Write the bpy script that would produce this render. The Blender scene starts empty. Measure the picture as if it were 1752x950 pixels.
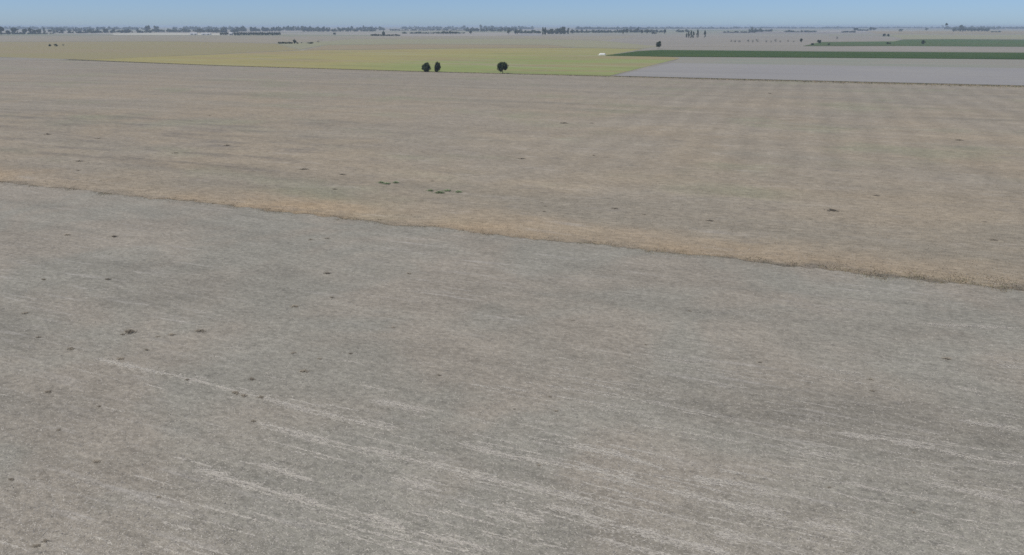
import bpy, math, random
import numpy as np
from mathutils import Vector
R = math.radians
SC = bpy.context.scene
COL = SC.collection

# ------------------------------------------------------------------ camera
# X runs along the crop rows, Y across them; the drone hangs 30 m above the fields.
F_PX, CX, CY, HORIZON, CAM_H = 1251.0, 876.0, 475.0, 44.0, 30.0
PITCH = math.atan((CY - HORIZON) / F_PX)
YAW = R(21.4)
cd = bpy.data.cameras.new('camera')
cam = bpy.data.objects.new('camera', cd)
COL.objects.link(cam)
cam.location = (0, 0, CAM_H)
cam.rotation_euler = (R(90) - PITCH, 0, YAW)
cd.sensor_fit = 'HORIZONTAL'
cd.angle = 2 * math.atan(CX / F_PX)
cd.clip_start = 0.5
cd.clip_end = 120000
SC.camera = cam

# ------------------------------------------------------------------ sky, sun, exposure
SUN_EL, SUN_AZ = R(62), R(-135)          # azimuth from +Y towards +X
world = bpy.data.worlds.new('World')
SC.world = world
world.use_nodes = True
wn, wl = world.node_tree.nodes, world.node_tree.links
wn.clear()
sky = wn.new('ShaderNodeTexSky')
sky.sky_type = 'NISHITA'
sky.sun_disc = False
sky.sun_elevation = SUN_EL
sky.sun_rotation = SUN_AZ
sky.altitude = 0
sky.air_density = 0.47
sky.dust_density = 0.4
sky.ozone_density = 6.5
bg = wn.new('ShaderNodeBackground')
bg.inputs['Strength'].default_value = 0.1
wo = wn.new('ShaderNodeOutputWorld')
wl.new(sky.outputs[0], bg.inputs['Color'])
wl.new(bg.outputs[0], wo.inputs['Surface'])

sd = bpy.data.lights.new('sun', 'SUN')
sd.energy = 3.2
sd.angle = R(0.6)
sd.color = (1.0, 0.96, 0.9)
sun = bpy.data.objects.new('sun', sd)
COL.objects.link(sun)
sv = Vector((math.sin(SUN_AZ) * math.cos(SUN_EL), math.cos(SUN_AZ) * math.cos(SUN_EL), math.sin(SUN_EL)))
sun.rotation_euler = sv.to_track_quat('Z', 'Y').to_euler()
sun.location = sv * 200

SC.view_settings.view_transform = 'Standard'
SC.view_settings.look = 'None'
SC.view_settings.exposure = 0.09
SC.view_settings.gamma = 1.0
SC.render.engine = 'CYCLES'
SC.cycles.use_denoising = False
SC.cycles.filter_width = 1.6
SC.cycles.max_bounces = 4
SC.cycles.diffuse_bounces = 2
SC.cycles.volume_bounces = 1
SC.cycles.use_adaptive_sampling = False


# ------------------------------------------------------------------ pixel -> place on the ground
def ray(px, py):
    x = (px - CX) / F_PX
    y = (CY - py) / F_PX
    fw = math.cos(PITCH) + y * math.sin(PITCH)
    up = -math.sin(PITCH) + y * math.cos(PITCH)
    return (x * math.cos(YAW) - fw * math.sin(YAW), x * math.sin(YAW) + fw * math.cos(YAW), up)


def G(px, py, z=0.0):
    r = ray(px, py)
    t = (z - CAM_H) / r[2]
    return (r[0] * t, r[1] * t, z)


def height_at(px, py_base, py_top):
    b = G(px, py_base)
    r = ray(px, py_top)
    d = math.hypot(b[0], b[1])
    return CAM_H + d * r[2] / math.hypot(r[0], r[1])


def m_per_px(px, py):
    a, b = G(px - .5, py), G(px + .5, py)
    return math.hypot(a[0] - b[0], a[1] - b[1])


# ------------------------------------------------------------------ helpers
def tag(o, label, cat=None, group=None, kind=None):
    o['label'] = label
    if cat:
        o['category'] = cat
    if group:
        o['group'] = group
    if kind:
        o['kind'] = kind
    return o


def mesh_np(name, verts, faces, mats, mat_idx=None, smooth=False):
    """faces: int array (n, k) with constant k"""
    verts = np.asarray(verts, dtype=np.float32)
    faces = np.asarray(faces, dtype=np.int32)
    me = bpy.data.meshes.new(name)
    n, k = faces.shape
    me.vertices.add(len(verts))
    me.vertices.foreach_set('co', verts.ravel())
    me.loops.add(n * k)
    me.loops.foreach_set('vertex_index', faces.ravel())
    me.polygons.add(n)
    me.polygons.foreach_set('loop_start', np.arange(0, n * k, k, dtype=np.int32))
    for m in mats:
        me.materials.append(m)
    if mat_idx is not None:
        me.polygons.foreach_set('material_index', np.asarray(mat_idx, dtype=np.int32))
    if smooth:
        me.polygons.foreach_set('use_smooth', np.ones(n, dtype=bool))
    me.update(calc_edges=True)
    return me


def obj(name, me, parent=None):
    o = bpy.data.objects.new(name, me)
    COL.objects.link(o)
    if parent:
        o.parent = parent
    return o


# ------------------------------------------------------------------ materials
class NT:
    def __init__(self, name):
        self.m = bpy.data.materials.new(name)
        self.m.use_nodes = True
        self.n = self.m.node_tree.nodes
        self.l = self.m.node_tree.links
        self.n.clear()
        self.out = self.n.new('ShaderNodeOutputMaterial')
        self.b = self.n.new('ShaderNodeBsdfPrincipled')
        self.b.inputs['Roughness'].default_value = 0.95
        self.b.inputs['Specular IOR Level'].default_value = 0.1
        self.l.new(self.b.outputs[0], self.out.inputs['Surface'])

    def new(self, t, **kw):
        x = self.n.new(t)
        for k, v in kw.items():
            setattr(x, k, v)
        return x

    def put(self, sock, v):
        if hasattr(v, 'is_linked') or isinstance(v, bpy.types.NodeSocket):
            self.l.new(v, sock)
        else:
            sock.default_value = v

    def pos(self):
        return self.new('ShaderNodeNewGeometry').outputs['Position']

    def mapping(self, vec, scale=(1, 1, 1), loc=(0, 0, 0), rz=0):
        m = self.new('ShaderNodeMapping')
        self.l.new(vec, m.inputs['Vector'])
        m.inputs['Scale'].default_value = scale
        m.inputs['Location'].default_value = loc
        m.inputs['Rotation'].default_value = (0, 0, rz)
        return m.outputs[0]

    def noise(self, vec, scale, detail=3, rough=0.55, dist=0.0):
        n = self.new('ShaderNodeTexNoise')
        self.l.new(vec, n.inputs['Vector'])
        n.inputs['Scale'].default_value = scale
        n.inputs['Detail'].default_value = detail
        n.inputs['Roughness'].default_value = rough
        n.inputs['Distortion'].default_value = dist
        return n.outputs[0]

    def ramp(self, fac, lo, hi, a=0.0, b=1.0, smooth=True):
        r = self.new('ShaderNodeMapRange')
        r.interpolation_type = 'SMOOTHSTEP' if smooth else 'LINEAR'
        self.l.new(fac, r.inputs['Value'])
        for nm, v in (('From Min', lo), ('From Max', hi), ('To Min', a), ('To Max', b)):
            r.inputs[nm].default_value = v
        return r.outputs[0]

    def mix(self, fac, a, b, mode='MIX'):
        x = self.new('ShaderNodeMix', data_type='RGBA', blend_type=mode)
        self.put(x.inputs[0], fac)
        for s, v in ((x.inputs[6], a), (x.inputs[7], b)):
            if isinstance(v, tuple):
                s.default_value = (*v, 1) if len(v) == 3 else v
            else:
                self.l.new(v, s)
        return x.outputs[2]

    def math(self, op, a, b=None):
        x = self.new('ShaderNodeMath', operation=op)
        self.put(x.inputs[0], a)
        if b is not None:
            self.put(x.inputs[1], b)
        return x.outputs[0]

    def scale_val(self, col, fac):
        """multiply colour by a scalar socket"""
        c = self.new('ShaderNodeVectorMath', operation='SCALE')
        self.l.new(col, c.inputs[0])
        self.put(c.inputs['Scale'], fac)
        return c.outputs[0]

    def sep(self, vec):
        s = self.new('ShaderNodeSeparateXYZ')
        self.l.new(vec, s.inputs[0])
        return s.outputs

    def bump(self, h, strength, dist):
        b = self.new('ShaderNodeBump')
        b.inputs['Strength'].default_value = strength
        b.inputs['Distance'].default_value = dist
        self.l.new(h, b.inputs['Height'])
        self.l.new(b.outputs[0], self.b.inputs['Normal'])

    def done(self, col):
        self.put(self.b.inputs['Base Color'], col)
        return self.m


def plain(name, c, rough=0.9, vary=0.0):
    t = NT(name)
    t.b.inputs['Roughness'].default_value = rough
    if vary:
        oi = t.new('ShaderNodeObjectInfo').outputs['Random']
        n = t.noise(t.pos(), 0.9, 2)
        f = t.math('ADD', t.ramp(oi, 0, 1, 1 - vary, 1 + vary, False), t.ramp(n, .3, .7, -vary, vary, False))
        cc = t.new('ShaderNodeRGB')
        cc.outputs[0].default_value = (*c, 1)
        return t.done(t.scale_val(cc.outputs[0], f))
    return t.done((*c, 1))


def speckled(name, c1, c2, scale=0.6):
    t = NT(name)
    n = t.noise(t.pos(), scale, 4, .65)
    return t.done(t.mix(t.ramp(n, .35, .65), c1, c2))


def field_mat(name, cA, cB, cC, big=0.012, row=(0.03, 0.35), speck=.22, fine=5.0, swath=None, bump=0.0):
    """cA/cB large patches, cC streaks along the rows, fine speckle, optional swath stripes"""
    t = NT(name)
    p = t.pos()
    c = t.mix(t.ramp(t.noise(p, big, 4, .6, .4), .38, .62), cA, cB)
    st = t.noise(t.mapping(p, (row[0], row[1], 1)), 1.0, 5, .62, .3)
    c = t.mix(t.ramp(st, .46, .72, 0, .75), c, cC)
    mid = t.noise(t.mapping(p, (.25, .8, 1)), 1.0, 5, .7)
    fac = t.ramp(mid, .3, .7, 1 - speck, 1 + speck, False)
    fn = t.noise(t.mapping(p, (.6, 1, 1)), fine, 3, .75)
    fac = t.math('MULTIPLY', fac, t.ramp(fn, .3, .7, 1 - speck, 1 + speck, False))
    if swath:
        xyz = t.sep(p)
        wob = t.math('MULTIPLY', t.math('SUBTRACT', t.noise(p, .05, 3), .5), 9.0)
        x = t.math('ADD', xyz[0], wob)
        s = t.math('SINE', t.math('MULTIPLY', x, 2 * math.pi / swath[0]))
        amp = t.math('MULTIPLY', s, t.ramp(t.noise(p, .018, 2), .35, .65, .2 * swath[1], swath[1]))
        fac = t.math('MULTIPLY', fac, t.math('ADD', amp, 1.0))
    if bump:
        t.bump(t.math('ADD', mid, fn), bump, .12)
    return t.done(t.scale_val(c, fac))


def bare_mat():
    t = NT('bare_soil_with_chaff')
    p = t.pos()
    g1, g2, g3 = (.264, .250, .207), (.286, .256, .207), (.226, .210, .173)
    c = t.mix(t.ramp(t.noise(p, .045, 3, .55, .5), .40, .60), g1, g2)
    c = t.mix(t.ramp(t.noise(t.mapping(p, (.02, .06, 1), (7, 3, 0)), 1.0, 4, .6), .5, .7, 0, .8), c, g3)
    lg = t.noise(t.mapping(p, (.05, .11, 1), (17, 23, 0)), 1.0, 5, .62, .6)
    c = t.scale_val(c, t.ramp(lg, .3, .7, .88, 1.12, False))
    # pale chaff smeared along the rows
    dens = t.noise(p, .03, 3, .55)
    sy = t.noise(t.mapping(p, (.09, 1.15, 1)), 1.0, 5, .62, .25)
    k = t.math('MULTIPLY', t.ramp(sy, .52, .74), t.ramp(dens, .40, .62, .08, .7))
    c = t.mix(k, c, (.40, .375, .335))
    # dark crumbly patches
    dk = t.noise(t.mapping(p, (.35, .9, 1), (3, 9, 0)), 1.0, 5, .7)
    c = t.mix(t.ramp(dk, .60, .78, 0, .55), c, (.15, .145, .135))
    fl = t.noise(t.mapping(p, (.5, 1, 1), (13, 6, 0)), 4.5, 4, .7)
    c = t.mix(t.ramp(fl, .57, .70, 0, .55), c, (.40, .38, .345))
    fd = t.noise(t.mapping(p, (.6, 1, 1), (33, 26, 0)), 3.6, 4, .7)
    c = t.mix(t.ramp(fd, .58, .72, 0, .6), c, (.13, .125, .112))
    fn = t.noise(t.mapping(p, (.6, 1, 1)), 2.2, 6, .8)
    f2 = t.noise(p, 14.0, 3, .7)
    md = t.noise(t.mapping(p, (.45, 1, 1), (2, 5, 0)), .55, 6, .72, .3)
    fac = t.math('MULTIPLY', t.ramp(fn, .3, .7, .62, 1.38, False), t.ramp(f2, .3, .7, .70, 1.30, False))
    fac = t.math('MULTIPLY', fac, t.ramp(md, .3, .7, .86, 1.14, False))
    t.bump(t.math('ADD', fn, t.math('MULTIPLY', f2, .5)), .5, .10)
    return t.done(t.scale_val(c, fac))


def straw_field_mat():
    t = NT('straw_stubble')
    p = t.pos()
    xyz = t.sep(p)
    a, b, d = (.304, .256, .187), (.284, .249, .194), (.250, .225, .177)
    c = t.mix(t.ramp(t.noise(p, .016, 4, .6, .5), .38, .62), a, b)
    c = t.mix(t.ramp(t.noise(t.mapping(p, (.010, .03, 1), (5, 2, 0)), 1.0, 4, .6), .48, .68, 0, .8), c, d)
    # browner / greyer towards the far end, tan dry grass near the margin, greenish tinges
    c = t.mix(t.ramp(xyz[1], 210, 420, 0, .55), c, (.255, .230, .186))
    gr = t.noise(t.mapping(p, (.02, .03, 1), (11, 4, 0)), 1.0, 3, .6)
    c = t.mix(t.ramp(gr, .52, .70, 0, .6), c, (.250, .245, .170))
    mz = t.math('ADD', xyz[1], t.math('MULTIPLY', t.math('SUBTRACT', t.noise(p, .12, 4, .6), .5), 14.0))
    mk = t.math('MULTIPLY', t.ramp(mz, 101, 116, 1, 0), t.ramp(t.noise(t.mapping(p, (.02, .02, 1), (40, 9, 0)), 1.0, 3), .36, .62, .2, .8))
    mk = t.math('MULTIPLY', mk, t.ramp(xyz[0], -25, 30, 1, .35))
    c = t.mix(mk, c, (.350, .262, .165))
    # darker brown band right on the lip, stronger to the far right
    lip = t.math('MULTIPLY', t.ramp(mz, 97.5, 101.5, 1, 0), t.ramp(xyz[0], -35, 12, .45, .95))
    c = t.mix(lip, c, (.16, .145, .12))
    # pale and dark scratchy streaks along the rows
    s1 = t.noise(t.mapping(p, (.07, .28, 1)), 1.0, 6, .66, .2)
    c = t.mix(t.ramp(s1, .54, .74, 0, .4), c, (.40, .365, .315))
    s2 = t.noise(t.mapping(p, (.08, .26, 1), (31, 17, 0)), 1.0, 6, .68, .2)
    c = t.mix(t.ramp(s2, .55, .76, 0, .6), c, (.185, .170, .150))
    # trampled brown streaks at the left end of the field
    s3 = t.noise(t.mapping(p, (.045, .16, 1), (51, 7, 0)), 1.0, 6, .66, .3)
    z3 = t.math('MULTIPLY', t.ramp(xyz[0], -75, -130, 0, 1), t.math('MULTIPLY', t.ramp(xyz[1], 112, 130), t.ramp(xyz[1], 230, 180)))
    c = t.mix(t.math('MULTIPLY', z3, t.ramp(s3, .46, .68, 0, .7)), c, (.185, .165, .138))
    # header swaths, about 10 m, laid across
    wob = t.math('MULTIPLY', t.math('SUBTRACT', t.noise(p, .03, 3), .5), 12.0)
    s = t.math('SINE', t.math('MULTIPLY', t.math('ADD', xyz[0], wob), 2 * math.pi / 10.5))
    amp = t.math('MULTIPLY', s, t.ramp(xyz[0], -130, -20, .0, .045))
    amp = t.math('MULTIPLY', amp, t.ramp(xyz[1], 120, 190, .15, 1))
    fn = t.noise(t.mapping(p, (.5, 1, 1)), 1.1, 6, .8)
    f2 = t.noise(p, 6.0, 3, .7)
    fac = t.math('MULTIPLY', t.ramp(fn, .3, .7, .66, 1.34, False), t.ramp(f2, .3, .7, .75, 1.25, False))
    bd = t.noise(t.mapping(p, (.006, .085, 1), (8, 1, 0)), 1.0, 5, .6, .2)
    fac = t.math('MULTIPLY', fac, t.ramp(bd, .3, .7, .90, 1.10, False))
    md = t.noise(t.mapping(p, (.85, 1, 1), (2, 5, 0)), .16, 7, .72, .4)
    fac = t.math('MULTIPLY', fac, t.ramp(md, .3, .7, .89, 1.11, False))
    fac = t.math('MULTIPLY', fac, t.math('ADD', amp, 1.0))
    t.bump(fn, .4, .12)
    return t.done(t.scale_val(c, fac))


def plain_mat():
    """farmland out to the horizon: strips and blocks of many fields"""
    t = NT('distant_farmland')
    p = t.pos()
    v = t.new('ShaderNodeTexVoronoi', feature='F1', distance='CHEBYCHEV')
    t.l.new(t.mapping(p, (.0011, .0021, 0)), v.inputs['Vector'])
    v.inputs['Scale'].default_value = 1.0
    v.inputs['Randomness'].default_value = .75
    cs = t.sep(v.outputs['Color'])
    c = t.mix(cs[0], (.235, .215, .195), (.285, .270, .215))
    c = t.mix(t.ramp(cs[1], .62, .66), c, (.235, .24, .17))
    c = t.mix(t.ramp(cs[2], .86, .88), c, (.17, .19, .12))
    c = t.mix(t.ramp(cs[1], .22, .18), c, (.315, .290, .250))
    n = t.noise(t.mapping(p, (.003, .012, 1)), 1.0, 5, .6)
    return t.done(t.scale_val(c, t.ramp(n, .3, .7, .85, 1.15, False)))


def pasture_mat():
    t = NT('yellow_green_pasture')
    p = t.pos()
    xyz = t.sep(p)
    ye, gr, orr, pale = (.315, .278, .115), (.240, .278, .100), (.300, .232, .135), (.315, .305, .185)
    wob = t.math('MULTIPLY', t.math('SUBTRACT', t.noise(p, .006, 4, .6), .5), 420.0)
    xx = t.math('ADD', xyz[0], wob)
    c = t.mix(t.ramp(xx, -420, -200), ye, gr)
    yy = t.math('ADD', xyz[1], wob)
    c = t.mix(t.ramp(yy, 640, 860, 0, .55), c, ye)
    c = t.mix(t.ramp(t.noise(t.mapping(p, (.004, .018, 1), (3, 1, 0)), 1.0, 5, .62), .46, .64, 0, .85), c, orr)
    c = t.mix(t.ramp(t.noise(t.mapping(p, (.006, .03, 1), (9, 4, 0)), 1.0, 5, .6), .50, .68, 0, .7), c, pale)
    c = t.mix(t.ramp(t.noise(t.mapping(p, (.008, .035, 1), (21, 14, 0)), 1.0, 5, .6), .52, .70, 0, .6), c, (.19, .205, .10))
    n = t.noise(t.mapping(p, (.08, .3, 1)), 1.0, 5, .7)
    return t.done(t.scale_val(c, t.ramp(n, .3, .7, .88, 1.12, False)))


M = dict(
    ground=plain_mat(),
    bare=bare_mat(),
    straw=straw_field_mat(),
    pasture=pasture_mat(),
    bluefield=field_mat('pale_bare_field', (.275, .266, .255), (.29, .280, .262), (.25, .242, .232), big=.01,
                        row=(.006, .06), speck=.07, fine=1.0),
    tanfield=field_mat('tan_strip', (.255, .245, .205), (.235, .25, .20), (.30, .27, .225), big=.01,
                       row=(.006, .06), speck=.1, fine=1.0),
    green=field_mat('dark_green_crop', (.040, .074, .016), (.052, .088, .020), (.066, .094, .026), big=.012,
                    row=(.02, .2), speck=.2, fine=1.5),
    green2=field_mat('mid_green_crop', (.070, .120, .040), (.085, .11, .045), (.105, .13, .065), big=.006,
                     row=(.006, .04), speck=.12, fine=1.0),
    greyfield=field_mat('grey_fallow', (.262, .242, .205), (.282, .256, .215), (.245, .238, .192), big=.005,
                        row=(.003, .03), speck=.08, fine=.6),
    tanfallow=field_mat('tan_grey_fallow', (.275, .247, .185), (.29, .256, .195), (.258, .244, .172), big=.005,
                        row=(.003, .03), speck=.08, fine=.6),
    olive=field_mat('olive_fallow', (.272, .240, .130), (.280, .236, .142), (.255, .240, .122), big=.005,
                    row=(.003, .03), speck=.08, fine=.6),
    palegreen=field_mat('pale_green_grass', (.270, .265, .165), (.285, .265, .180), (.250, .250, .155), big=.005,
                        row=(.003, .03), speck=.08, fine=.6),
    beige=field_mat('beige_fallow', (.285, .235, .155), (.275, .230, .145), (.275, .25, .15), big=.006,
                    row=(.003, .03), speck=.08, fine=.6),
    cream=field_mat('cream_stubble', (.45, .43, .35), (.49, .46, .38), (.43, .42, .36), big=.006,
                    row=(.003, .03), speck=.06, fine=.6),
    darkverge=speckled('dark_weedy_verge', (.10, .105, .065), (.19, .175, .115), .35),
    straw_bit=plain('dry_straw', (.54, .505, .43), .8),
    straw_bit2=plain('old_straw', (.40, .37, .325), .85),
    clod=plain('dark_crumb', (.19, .18, .166)),
    grass_tan=plain('dry_tan_grass', (.34, .255, .16)),
    grass_pale=plain('pale_dry_grass', (.35, .305, .23)),
    grass_green=plain('dull_green_grass', (.20, .205, .105)),
    grass_dark=plain('dark_brown_weed', (.085, .075, .055)),
    leaf_dark=plain('dark_leaves', (.040, .060, .020), .7, .25),
    leaf_mid=plain('mid_leaves', (.042, .062, .022), .7, .18),
    leaf_grey=plain('dull_leaves', (.075, .080, .060), .8, .15),
    bark=speckled('bark', (.07, .055, .04), (.12, .10, .075), 3.0),
    weed=plain('withered_weed', (.27, .235, .18), .9, .3),
    weed_green=plain('green_weed', (.24, .29, .16), .8, .15),
    white=speckled('white_plastic_sheet', (.74, .74, .70), (.80, .80, .77), .8),
    wall=speckled('white_wash', (.66, .66, .63), (.74, .73, .70), .5),
    tin=speckled('tin_roof', (.50, .51, .52), (.60, .60, .60), .4),
    door=plain('dark_door', (.06, .06, .065)),
)


# ------------------------------------------------------------------ the setting: ground and fields
SHEETS = [0]


def sheet(name, pts, mat, z, label, thick=0.0):
    if z > .025:                        # every field lies a little above the one before it
        SHEETS[0] += 1
        z += .007 * SHEETS[0]
    n = len(pts)
    if thick:
        v = [(x, y, z - thick) for x, y in pts] + [(x, y, z) for x, y in pts]
        f = [list(range(n, 2 * n))] + [[i, (i + 1) % n, n + (i + 1) % n, n + i] for i in range(n)]
    else:
        v = [(x, y, z) for x, y in pts]
        f = [list(range(n))]
    me = bpy.data.meshes.new(name)
    me.from_pydata(v, [], f)
    me.materials.append(mat)
    me.update()
    o = obj(name, me)
    return tag(o, label, 'field', None, 'structure')


def px_poly(*pp):
    return [G(*q)[:2] for q in pp]


rng = random.Random(4)
FAR = 26000
g = sheet('ground', [(-FAR, -1500), (FAR, -1500), (FAR, FAR), (-FAR, FAR)], M['ground'], 0.0,
          'flat open farmland running out to the horizon')
g['category'] = 'ground'

# bare grey field under the drone, its far edge at Y = 98.5
sheet('bare_field', [(-900, -400), (900, -400), (900, 100.5), (-900, 100.5)], M['bare'], 0.02,
      'grey bare field with pale chaff streaks in front of the straw field')
edge = []
x = -900.0
wv = 0.0
while x <= 900:
    wv = .80 * wv + rng.uniform(-.42, .42)
    edge.append((x, 98.6 + wv))
    x += .7 if -260 < x < 120 else 8
edge_y = list(edge)
sheet('straw_field', edge + [(900, 468), (-117, 465), (-660, 500), (-900, 515)][0:3] + [(-900, 510)], M['straw'], 0.04,
      'wide straw coloured stubble field between grey field and pasture')

PAST = [(-117, 466), (-250, 466), (-430, 478), (-640, 515)]
up = px_poly((330, 95), (520, 86.5), (760, 83.5), (1000, 82), (1100, 84), (1055, 92), (1040, 95), (1150, 98), (1163, 99.5))
sheet('pasture', [p for p in PAST[::-1]] + [(-118, 740)] + up[::-1], M['pasture'], 0.06,
      'yellow green pasture behind the three dark trees')
sheet('pale_field', [(-114, 468), (700, 478), (700, 690), (-110, 650)], M['bluefield'], 0.05,
      'pale blue grey bare field beside the pasture')
sheet('tan_field', [(-110, 650), (700, 690), (700, 960)] + px_poly((1752, 102.2), (1450, 100), (1163, 98.6)) + [(-118, 742)],
      M['tanfield'], 0.045, 'tan and greenish strip in front of the dark green crop')
sheet('green_crop', px_poly((1036, 95.6), (1150, 97.6), (1450, 99.4), (1752, 102), (1950, 104), (1950, 92.5), (1752, 91.2), (1400, 89), (1130, 86.4), (1090, 88.5), (1062, 92.5)),
      M['green'], 0.55, 'long dark green crop strip behind the pale field', .54)
sheet('fallow_field', px_poly((1085, 87), (1130, 85.4), (1752, 90), (1950, 91.5), (1950, 82), (1752, 80.5), (1380, 79.5), (1130, 80.5)),
      M['greyfield'], 0.05, 'grey fallow field between the two green crops')
sheet('green_crop', px_poly((1374, 79.2), (1550, 79.2), (1752, 80.3), (1950, 82), (1950, 68.5), (1752, 68.3), (1640, 67.6), (1545, 68), (1530, 71.5), (1405, 72.5)),
      M['green2'], 0.4, 'broad mid green crop beyond the grey fallow field', .39)
sheet('fallow_field', px_poly((1050, 80), (1130, 79.8), (1370, 78.6), (1400, 72), (1520, 70.5), (1540, 67), (1500, 61), (1100, 62), (1035, 70)),
      M['greyfield'], 0.035, 'grey fallow plain holding the poplars and a row of small trees')
sheet('fallow_field', px_poly((1545, 67.2), (1640, 66.8), (1950, 67.5), (1950, 60), (1752, 59.5), (1520, 59.5)), M['palegreen'], 0.035,
      'greenish fallow field in front of the long dark grove')
sheet('fallow_field', px_poly((1500, 58), (1752, 58.2), (1950, 58.5), (1950, 53.5), (1650, 53), (1480, 53.5)), M['beige'], 0.05,
      'thin beige field beyond the greenish fallow field')
sheet('olive_field', px_poly((-200, 101), (0, 98), (150, 102.5), (328, 94.6), (515, 86), (470, 75), (300, 71), (0, 72), (-200, 74)),
      M['olive'], 0.04, 'olive brown fallow field holding three small bushes')
sheet('fallow_field', px_poly((-200, 103.8), (0, 103.4), (120, 103.2), (100, 100), (0, 98.4), (-200, 101.3)), M['greyfield'], 0.03,
      'narrow grey fallow wedge at the end of the straw field')
sheet('fallow_field', px_poly((-200, 73.6), (0, 71.6), (300, 70.7), (470, 74.6), (560, 70), (480, 61.5), (180, 61), (0, 61), (-200, 61)),
      M['tanfallow'], 0.05, 'tan grey fallow field in front of the white sheds')
sheet('beige_field', px_poly((520, 86), (760, 83), (980, 81.6), (940, 77.5), (700, 76), (560, 77.5)), M['beige'], 0.05,
      'beige fallow band behind the yellow pasture')
sheet('grass_field', px_poly((515, 85), (558, 77), (700, 75.6), (940, 77), (985, 81.5), (1095, 83.5), (1128, 80), (1030, 70), (900, 66.5), (600, 67), (562, 70.5), (472, 75.2)),
      M['palegreen'], 0.035, 'pale green grass field behind the beige band')
sheet('fallow_field', px_poly((565, 69.8), (600, 66.7), (900, 66.2), (1030, 69.5), (1095, 62.2), (900, 61.5), (640, 62.5), (490, 61.7)), M['tanfallow'], 0.04,
      'dull tan fallow strip in front of the low grove')
sheet('cream_field', px_poly((195, 60), (330, 60.3), (400, 60.6), (400, 57.6), (250, 56.8), (190, 57.6)), M['cream'], 0.06,
      'thin cream stubble strip below the dark tree belt')
sheet('cream_field', px_poly((888, 61.2), (928, 61.4), (926, 57.8), (890, 57.6)), M['bluefield'], 0.06,
      'small pale strip below a dark row of trees')

# ------------------------------------------------------------------ foliage generators
def leaf_cloud(nr, centres, radii, n_leaf, size, squash=1.0):
    """random quads scattered in the shells of many small lobes"""
    centres = np.asarray(centres)
    radii = np.asarray(radii)
    w = radii ** 2
    idx = nr.choice(len(centres), n_leaf, p=w / w.sum())
    d = nr.normal(size=(n_leaf, 3))
    d /= np.linalg.norm(d, axis=1)[:, None]
    rr = radii[idx] * (0.55 + 0.5 * nr.random(n_leaf))
    c = centres[idx] + d * rr[:, None] * np.array([1, 1, squash])
    nrm = d + nr.normal(scale=.7, size=(n_leaf, 3)) + np.array([0, 0, .3])
    nrm /= np.linalg.norm(nrm, axis=1)[:, None]
    t = np.cross(nrm, nr.normal(size=(n_leaf, 3)))
    t /= np.linalg.norm(t, axis=1)[:, None]
    b = np.cross(nrm, t)
    s = size * (0.6 + .8 * nr.random(n_leaf))[:, None]
    v = np.stack([c - t * s, c - b * s * .6, c + t * s, c + b * s * .6], 1).reshape(-1, 3)
    f = np.arange(n_leaf * 4).reshape(-1, 4)
    return v, f


def crown_lobes(nr, kind, n):
    """unit tree: height 1, crown width 1"""
    cs, rs = [], []
    while len(cs) < n:
        p = nr.random(3) * 2 - 1
        if kind == 'poplar':
            z = .12 + .86 * nr.random()
            r = .5 * math.sin(math.pi * min(1, (z - .02) ** .8)) ** .6
            a = nr.random() * 6.283
            k = nr.random() ** .5
            cs.append((math.cos(a) * r * k * .7, math.sin(a) * r * k * .7, z)); rs.append(.10 + .06 * nr.random())
            continue
        if (p ** 2).sum() > 1 or (p ** 2).sum() < .12:
            continue
        lo, hi = {'round': (.20, .98), 'egg': (-.06, .98), 'shrub': (.02, .95), 'wide': (.16, .98)}[kind]
        z = (lo + hi) / 2 + p[2] * (hi - lo) / 2 * .82
        tp = 1.0
        if kind == 'egg':
            tp = 1.0 - .25 * max(0, p[2])
        if kind == 'wide':
            tp = 1.0 - .35 * max(0, -p[2])
        cs.append((p[0] * .42 * tp, p[1] * .42 * tp, z))
        rs.append(.06 + .13 * nr.random() ** 1.5)
    return cs, rs


def crown_mesh(seed, kind, n_lobe, n_leaf, size, mat, lean=(0, 0)):
    nr = np.random.default_rng(seed)
    cs, rs = crown_lobes(nr, kind, n_lobe)
    cs = np.array(cs)
    cs[:, 0] += lean[0] * cs[:, 2]
    cs[:, 1] += lean[1] * cs[:, 2]
    v, f = leaf_cloud(nr, cs, rs, n_leaf, size)
    v[:, 2] = np.clip(v[:, 2], .012, None)
    return mesh_np('crown', v, f, [mat])


def trunk_mesh(seed, r0, top, limbs=4):
    """tapered trunk with limbs reaching into the crown (unit tree)"""
    rn = random.Random(seed)
    V, Fc = [], []

    def tube(path, ra, rb, k=7):
        base = len(V)
        for i, p in enumerate(path):
            t = i / (len(path) - 1)
            r = ra + (rb - ra) * t
            if i == 0:
                r *= 1.35
            for j in range(k):
                a = 2 * math.pi * j / k
                V.append((p[0] + math.cos(a) * r, p[1] + math.sin(a) * r, p[2]))
        for i in range(len(path) - 1):
            for j in range(k):
                a, b = base + i * k + j, base + i * k + (j + 1) % k
                Fc.append((a, b, b + k, a + k))

    x = y = 0
    path = []
    for i in range(6):
        path.append((x, y, -.01 + (top + .01) * i / 5))
        x += rn.uniform(-.012, .012)
        y += rn.uniform(-.012, .012)
    tube(path, r0, r0 * .45)
    for i in range(limbs):
        a = 6.283 * i / limbs + rn.uniform(-.5, .5)
        z0 = top * rn.uniform(.45, .95)
        L = rn.uniform(.14, .27)
        tube([(0, 0, z0), (math.cos(a) * L * .5, math.sin(a) * L * .5, z0 + L * .55),
              (math.cos(a) * L, math.sin(a) * L, z0 + L * 1.3)], r0 * .5, r0 * .15, 5)
    return mesh_np('trunk', V, Fc, [M['bark']], smooth=True)


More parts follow.
